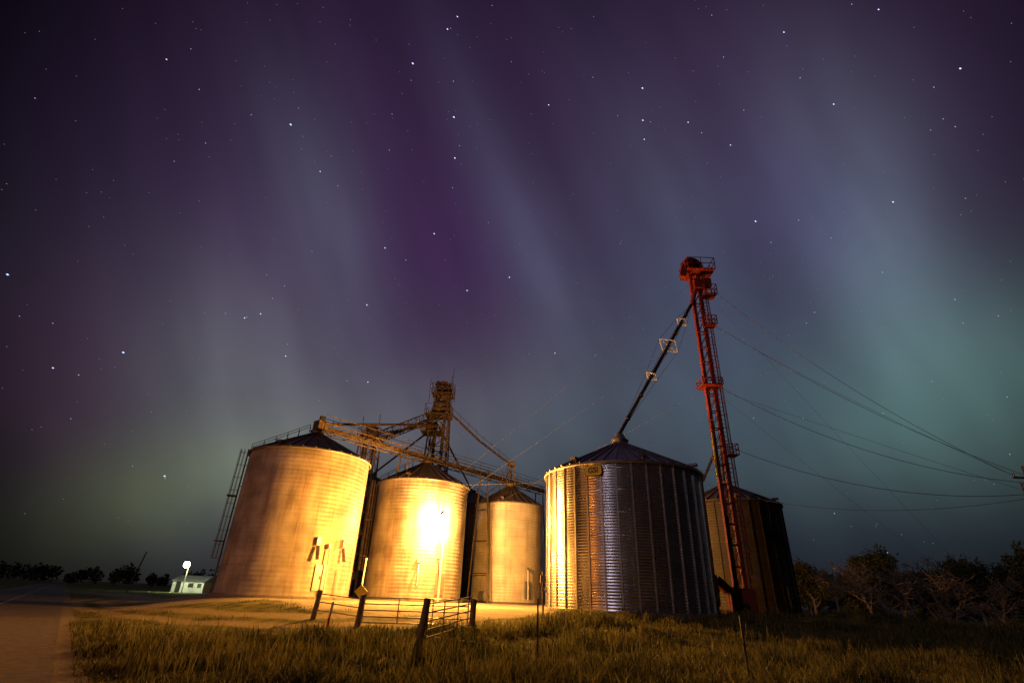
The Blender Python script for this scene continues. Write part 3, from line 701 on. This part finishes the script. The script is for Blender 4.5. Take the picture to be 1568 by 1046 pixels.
# ------------------------------------------------------------------ trees
def tree_mesh(name,seed,h,leafy=True,spread=0.55,lw=0.22,nl=9,droop=0.0,mat=None):
    rd=random.Random(seed); mb=MB(); tips=[]
    def br(p,d,L_,r,lev):
        nseg=3 if lev>0 else 4; q=p
        for i in range(nseg):
            d=(d+Vector((rd.gauss(0,.16),rd.gauss(0,.16),rd.gauss(0.03,.10)-droop*lev*0.04))).normalized(); q2=q+d*L_/nseg
            r0=r*(1-0.5*i/nseg); r1=r*(1-0.5*(i+1)/nseg)
            mb.tube(q,q2,max(r0,0.018),M_bark,6 if lev<2 else 4,max(r1,0.015),cap=False)
            if lev<4 and (i>0 or lev>0):
                for _ in range(rd.choice((1,2)) if lev<3 else 1):
                    ax=Vector((rd.gauss(0,1),rd.gauss(0,1),rd.gauss(0,.4))).normalized()
                    nd=(d*(1-spread)+ax*spread*1.3+Vector((0,0,0.15))).normalized()
                    br(q2,nd,L_*rd.uniform(.5,.75),r1*rd.uniform(.5,.7),lev+1)
            q=q2
            if lev>=2: tips.append(q)
        tips.append(q)
    br(Vector((0,0,-0.1)),Vector((rd.gauss(0,.05),rd.gauss(0,.05),1)).normalized(),h*0.5,h*0.03,0)
    if leafy:
        vs=[];fs=[]
        for t_ in tips:
            if rd.random()<0.25: continue
            for _ in range(nl):
                p=t_+Vector((rd.gauss(0,.28),rd.gauss(0,.28),rd.gauss(0,.22)))*h/8
                a=Vector((rd.gauss(0,1),rd.gauss(0,1),rd.gauss(0,1))).normalized(); b2=a.cross(Vector((rd.gauss(0,1),rd.gauss(0,1),rd.gauss(0,1)))).normalized()
                s_=lw*rd.uniform(.6,1.3); k=len(vs)
                vs+=[p-a*s_*.9,p+b2*s_*.45,p+a*s_*.9,p-b2*s_*.45]; fs.append((k,k+1,k+2,k+3))
        mb.add(vs,fs,mat or M_leaf)
    return mb.obj(name)
def place(o,x,y,s,rz): o.location=(x,y,H(x,y)-0.05); o.rotation_euler=(0,0,rz); o.scale=(s,s,s)
def inst(src,name,x,y,s,rz):
    o=bpy.data.objects.new(name,src.data); COL.objects.link(o); place(o,x,y,s,rz)
T=[tree_mesh('leafy_tree',s,8.0) for s in(11,23,35)]
spots=[(39,60,0.85),(43,66,0.95),(48,62,0.85),(53,67,1.0),(57,60,0.95),(61,66,1.1),(66,60,1.1),(72,64,1.2),(77,58,1.2),(43,78,0.95),(49,80,0.9),(58,82,1.0),(68,80,1.1),(78,78,1.2),(86,66,1.2)]
for i,(x,y,s) in enumerate(spots):
    if i<3: place(T[i],x,y,s,i*2.1)
    else: inst(T[i%3],'leafy_tree',x,y,s*random.uniform(.85,1.1),random.uniform(0,6))
S=[tree_mesh('bare_shrub',s,5.0,False,0.62) for s in(3,9)]
sp2=[(31,45,1.0),(34.5,47,1.1),(37,42,0.8),(40,46,1.05),(43,43,1.1),(44,38,0.85),(47,41,1.05),(35,53,1.5),(50,38,1.15),(29.5,50,1.0),(40,40,0.7),(52,42,1.3),(33,42,0.7),(46,35,0.9),(37,47,1.3)]
for i,(x,y,s) in enumerate(sp2):
    if i<2: place(S[i],x,y,s,i)
    else: inst(S[i%2],'bare_shrub',x,y,s*random.uniform(.85,1.15),random.uniform(0,6))
def treeline(name,pts,hmin,hmax,dens,lw,mat):
    rd=random.Random(len(pts)*7+int(hmax*10)); mb=MB(); vs=[];fs=[]
    for (x0,y0),(x1,y1) in zip(pts[:-1],pts[1:]):
        Ls=math.hypot(x1-x0,y1-y0); nc=int(Ls/3.5)
        for i in range(nc):
            f=(i+rd.random())/nc; cx,cy=x0+(x1-x0)*f+rd.gauss(0,2),y0+(y1-y0)*f+rd.gauss(0,3)
            hh=rd.uniform(hmin,hmax)*(1+0.25*math.sin(cx*0.13+cy*0.07)); rr=hh*rd.uniform(.3,.5)
            mb.tube((cx,cy,-0.1),(cx,cy,hh*0.5),0.14,M_bark,5,0.08,cap=False)
            for _ in range(dens):
                u=Vector((rd.gauss(0,1),rd.gauss(0,1),rd.gauss(0,1))).normalized()*rd.random()**0.4
                p=Vector((cx+u.x*rr,cy+u.y*rr,hh*0.55+u.z*hh*0.45)); a=Vector((rd.gauss(0,1),rd.gauss(0,1),rd.gauss(0,1))).normalized(); b2=a.cross(Vector((rd.gauss(0,1),rd.gauss(0,1),rd.gauss(0,1)))).normalized(); s_=lw*rd.uniform(.5,1.4); k=len(vs)
                vs+=[p-a*s_,p+b2*s_*.6,p+a*s_,p-b2*s_*.6]; fs.append((k,k+1,k+2,k+3))
    mb.add(vs,fs,mat); return mb.obj(name)
treeline('distant_tree_line',[(-330,300),(-230,270),(-150,250),(-90,260),(10,300)],5,9,130,0.7,M_leafd)
treeline('woodland_edge',[(30,100),(60,92),(100,88),(140,70)],5.5,8,200,0.45,M_leafd)
treeline('hedge_scrub',[(34,58),(50,56),(70,52),(95,48)],1.4,2.6,160,0.2,M_leaf)

# ------------------------------------------------------------------ stars (far mesh of tiny emitters)
def dirv(az,el):
    a,e_=R(az),R(el); return Vector((math.sin(a)*math.cos(e_),math.cos(a)*math.cos(e_),math.sin(e_)))
M_star=[]
for i,(c_,s_) in enumerate((((0.5,0.62,1.0),1.8),((0.6,0.7,1.0),0.6),((0.8,0.8,1.0),0.25))):
    M_star.append(emis('star_glow_%d'%i,c_,s_))
bright=[(-18.4,53.6,2),(-10.7,49.8,2),(-9.8,45.9,1.7),(-11.4,37.8,1.6),(-0.7,33.9,1.5),(19.1,49.1,1.6),(19.6,52.0,1.7),(-32.5,44.1,2),(-39.8,18.7,1.9),(-49.5,22.1,1.8),(-33.3,8.8,1.7),(-18.4,28.9,1.5),(31.1,36.7,1.7),(-6.2,32.1,1.5),(-17.5,35.3,1.4),(-29.5,25.5,1.3),(-30.9,24.7,1.3),(53.5,41.9,1.6),(42.4,44.3,1.4),(44.3,34.3,1.5),(-12.3,58.5,1.4),(-13.7,57.3,1.5),(4.5,51.7,1.3),(25.4,47.8,1.3),(30.2,44.5,1.2),(39.9,51.8,1.4),(49.8,49.3,1.3),(-44,16,1.4),(-25.9,21.9,1.3),(-16.7,20.7,1.3),(-27.5,41,1.2),(5.4,25.5,1.2),(-46.9,43.8,1.2),(19,47.3,1.3)]
mb=MB(); RS=2400.0
def star(d,s,mat):
    c_=d*RS; t=d.cross(Vector((0.2,-0.5,0.84))).normalized(); u=d.cross(t).normalized(); a=t*s*1.25*RS*0.00075+u*s*0.3*RS*0.00075; b_=u*s*RS*0.00065
    mb.add([c_+a,c_+b_,c_-a,c_-b_,c_+d*s,c_-d*s],[(0,1,4),(1,2,4),(2,3,4),(3,0,4),(1,0,5),(2,1,5),(3,2,5),(0,3,5)],mat)
for az,el,s in bright: star(dirv(az,el),s*1.05,M_star[0])
rd=random.Random(5)
for i in range(2400):
    z=rd.random(); a=rd.uniform(-PI,PI); d=Vector((math.sin(a)*math.sqrt(1-z*z),math.cos(a)*math.sqrt(1-z*z),z))
    if z<0.08: continue
    m_=rd.random(); s=0.6+0.5*m_**6+0.2*rd.random()
    star(d,s,M_star[1] if m_>0.86 else M_star[2])
mb.obj('stars')

# ------------------------------------------------------------------ world: night sky with aurora
w=bpy.data.worlds.new('World'); sc.world=w; w.use_nodes=True; nt=w.node_tree; N=nt.nodes; L=nt.links
bg=N['Background']; tc=N.new('ShaderNodeTexCoord')
def vnorm(): 
    n=N.new('ShaderNodeVectorMath'); n.operation='NORMALIZE'; L.new(tc.outputs['Generated'],n.inputs[0]); return n.outputs[0]
D=vnorm()
def mth(op,a,b_=None,c_=None,clamp=False):
    n=N.new('ShaderNodeMath'); n.operation=op; n.use_clamp=clamp
    for i,v in enumerate((a,b_,c_)):
        if v is None: continue
        if isinstance(v,(int,float)): n.inputs[i].default_value=v
        else: L.new(v,n.inputs[i])
    return n.outputs[0]
def dot(v):
    n=N.new('ShaderNodeVectorMath'); n.operation='DOT_PRODUCT'; L.new(D,n.inputs[0]); n.inputs[1].default_value=tuple(v); return n.outputs['Value']
sep=N.new('ShaderNodeSeparateXYZ'); L.new(D,sep.inputs[0])
cr=N.new('ShaderNodeValToRGB'); L.new(sep.outputs['Z'],cr.inputs['Fac']); el=cr.color_ramp.elements
stops=[(0.0,(.012,.010,.015)),(0.09,(.018,.019,.030)),(0.2,(.038,.037,.052)),(0.36,(.044,.036,.064)),(0.57,(.037,.022,.057)),(0.8,(.029,.014,.043)),(1.0,(.008,.006,.016))]
el[0].position=stops[0][0]; el[0].color=(*stops[0][1],1); el[1].position=1.0; el[1].color=(*stops[-1][1],1)
for p,c_ in stops[1:-1]:
    e_=el.new(p); e_.color=(*c_,1)
Mv=Vector((-.387,-.192,.938)).normalized()
e1=Vector((1,0,0)); e1=(e1-Mv*e1.dot(Mv)).normalized(); e2=Mv.cross(e1).normalized()
a1,a2,a3=dot(e1),dot(e2),dot(Mv)
ln=mth('SQRT',mth('ADD',mth('MULTIPLY',a1,a1),mth('MULTIPLY',a2,a2)))
cx_=N.new('ShaderNodeCombineXYZ'); L.new(mth('DIVIDE',a1,ln),cx_.inputs[0]); L.new(mth('DIVIDE',a2,ln),cx_.inputs[1]); L.new(mth('MULTIPLY',a3,0.35),cx_.inputs[2])
ns=N.new('ShaderNodeTexNoise'); ns.inputs['Scale'].default_value=7.5; ns.inputs['Detail'].default_value=2; ns.inputs['Roughness'].default_value=0.5; L.new(cx_.outputs[0],ns.inputs['Vector'])
streak=N.new('ShaderNodeMapRange'); streak.inputs[1].default_value=0.3; streak.inputs[2].default_value=0.7; streak.inputs[3].default_value=0.74; streak.inputs[4].default_value=1.2; L.new(ns.outputs['Fac'],streak.inputs[0])
acc=None
blobs=[(-25,36,3.8,10,(.028,.042,.048)),(-29.5,17,6,8,(.062,.074,.066)),(-33,8.0,9,3.6,(.060,.080,.022)),(-30,27,7,9,(.026,.020,.034)),
(-2.5,43,2.4,12,(.011,.017,.025)),(5.5,32,4.2,11,(.013,.024,.030)),(24,30,7,12,(.006,.026,.036)),(41.0,29,4.0,11,(.044,.080,.086)),(45,17,10,6,(.032,.090,.066)),
(32,17,10,6,(.008,.028,.030)),(21,41,3.4,12,(.014,.019,.026)),(44.5,40,3.6,9,(.028,.038,.045)),(-11,34,9,10,(.014,.0,.020)),(38,36,4,7,(.010,.003,.034)),
(-44,14,6,8,(.028,.002,.017)),(-14,14,15,6,(.056,.060,.062)),(8,17,12,6,(.014,.032,.035)),(28,46,15,9,(.013,.010,.018))]
for az,el_,su,sv,c_ in blobs:
    c0=dirv(az,el_); s_=Mv.cross(c0).normalized(); t_=c0.cross(s_).normalized()
    u=mth('MULTIPLY',dot(s_),1/math.sin(R(su))); v=mth('MULTIPLY',dot(t_),1/math.sin(R(sv)))
    g_=mth('EXPONENT',mth('MULTIPLY',mth('ADD',mth('MULTIPLY',u,u),mth('MULTIPLY',v,v)),-0.6))
    g_=mth('MULTIPLY',g_,mth('MULTIPLY_ADD',dot(c0),2.0,0.0,clamp=True))
    sc_=N.new('ShaderNodeVectorMath'); sc_.operation='SCALE'; sc_.inputs[0].default_value=c_; L.new(g_,sc_.inputs['Scale'])
    if acc is None: acc=sc_.outputs[0]
    else:
        ad=N.new('ShaderNodeVectorMath'); ad.operation='ADD'; L.new(acc,ad.inputs[0]); L.new(sc_.outputs[0],ad.inputs[1]); acc=ad.outputs[0]
s1_=N.new('ShaderNodeVectorMath'); s1_.operation='SCALE'; L.new(acc,s1_.inputs[0]); L.new(streak.outputs[0],s1_.inputs['Scale'])
st2=mth('MULTIPLY_ADD',streak.outputs[0],0.35,0.65)
s2_=N.new('ShaderNodeVectorMath'); s2_.operation='SCALE'; L.new(cr.outputs[0],s2_.inputs[0]); L.new(st2,s2_.inputs['Scale'])
sm=N.new('ShaderNodeVectorMath'); sm.operation='ADD'; L.new(s1_.outputs[0],sm.inputs[0]); L.new(s2_.outputs[0],sm.inputs[1])
cd=dot(dirv(4,27)); fade=N.new('ShaderNodeMapRange'); fade.interpolation_type='SMOOTHSTEP'
fade.inputs[1].default_value=0.55; fade.inputs[2].default_value=0.88; fade.inputs[3].default_value=0.07; fade.inputs[4].default_value=1.0; L.new(cd,fade.inputs[0])
s3_=N.new('ShaderNodeVectorMath'); s3_.operation='SCALE'; L.new(sm.outputs[0],s3_.inputs[0]); L.new(fade.outputs[0],s3_.inputs['Scale'])
L.new(s3_.outputs[0],bg.inputs['Color']); bg.inputs['Strength'].default_value=1.0

sl=bpy.data.lights.new('moon_light','SUN'); sl.energy=0.16; sl.angle=R(1.0); sl.color=(0.98,0.85,1.0)
so=bpy.data.objects.new('moon_light',sl); COL.objects.link(so)
dv=dirv(216.7,24); so.rotation_euler=dv.to_track_quat('Z','Y').to_euler(); so.location=(0,-20,30)

# ------------------------------------------------------------------ camera
cam=bpy.data.cameras.new('camera'); co_=bpy.data.objects.new('camera',cam); COL.objects.link(co_)
th=R(26.7); c_,s_=math.cos(th),math.sin(th)
rt=Vector((.99922,-.0395*s_,.0395*c_)).normalized(); fw=Vector((0,c_,s_)); upv=rt.cross(fw).normalized()
Mx=Matrix(((rt.x,upv.x,-fw.x),(rt.y,upv.y,-fw.y),(rt.z,upv.z,-fw.z))).to_4x4(); Mx.translation=(0,0,1.5); co_.matrix_world=Mx
cam.lens=17.86; cam.sensor_width=36; cam.clip_end=8000; cam.clip_start=0.05
sc.camera=co_
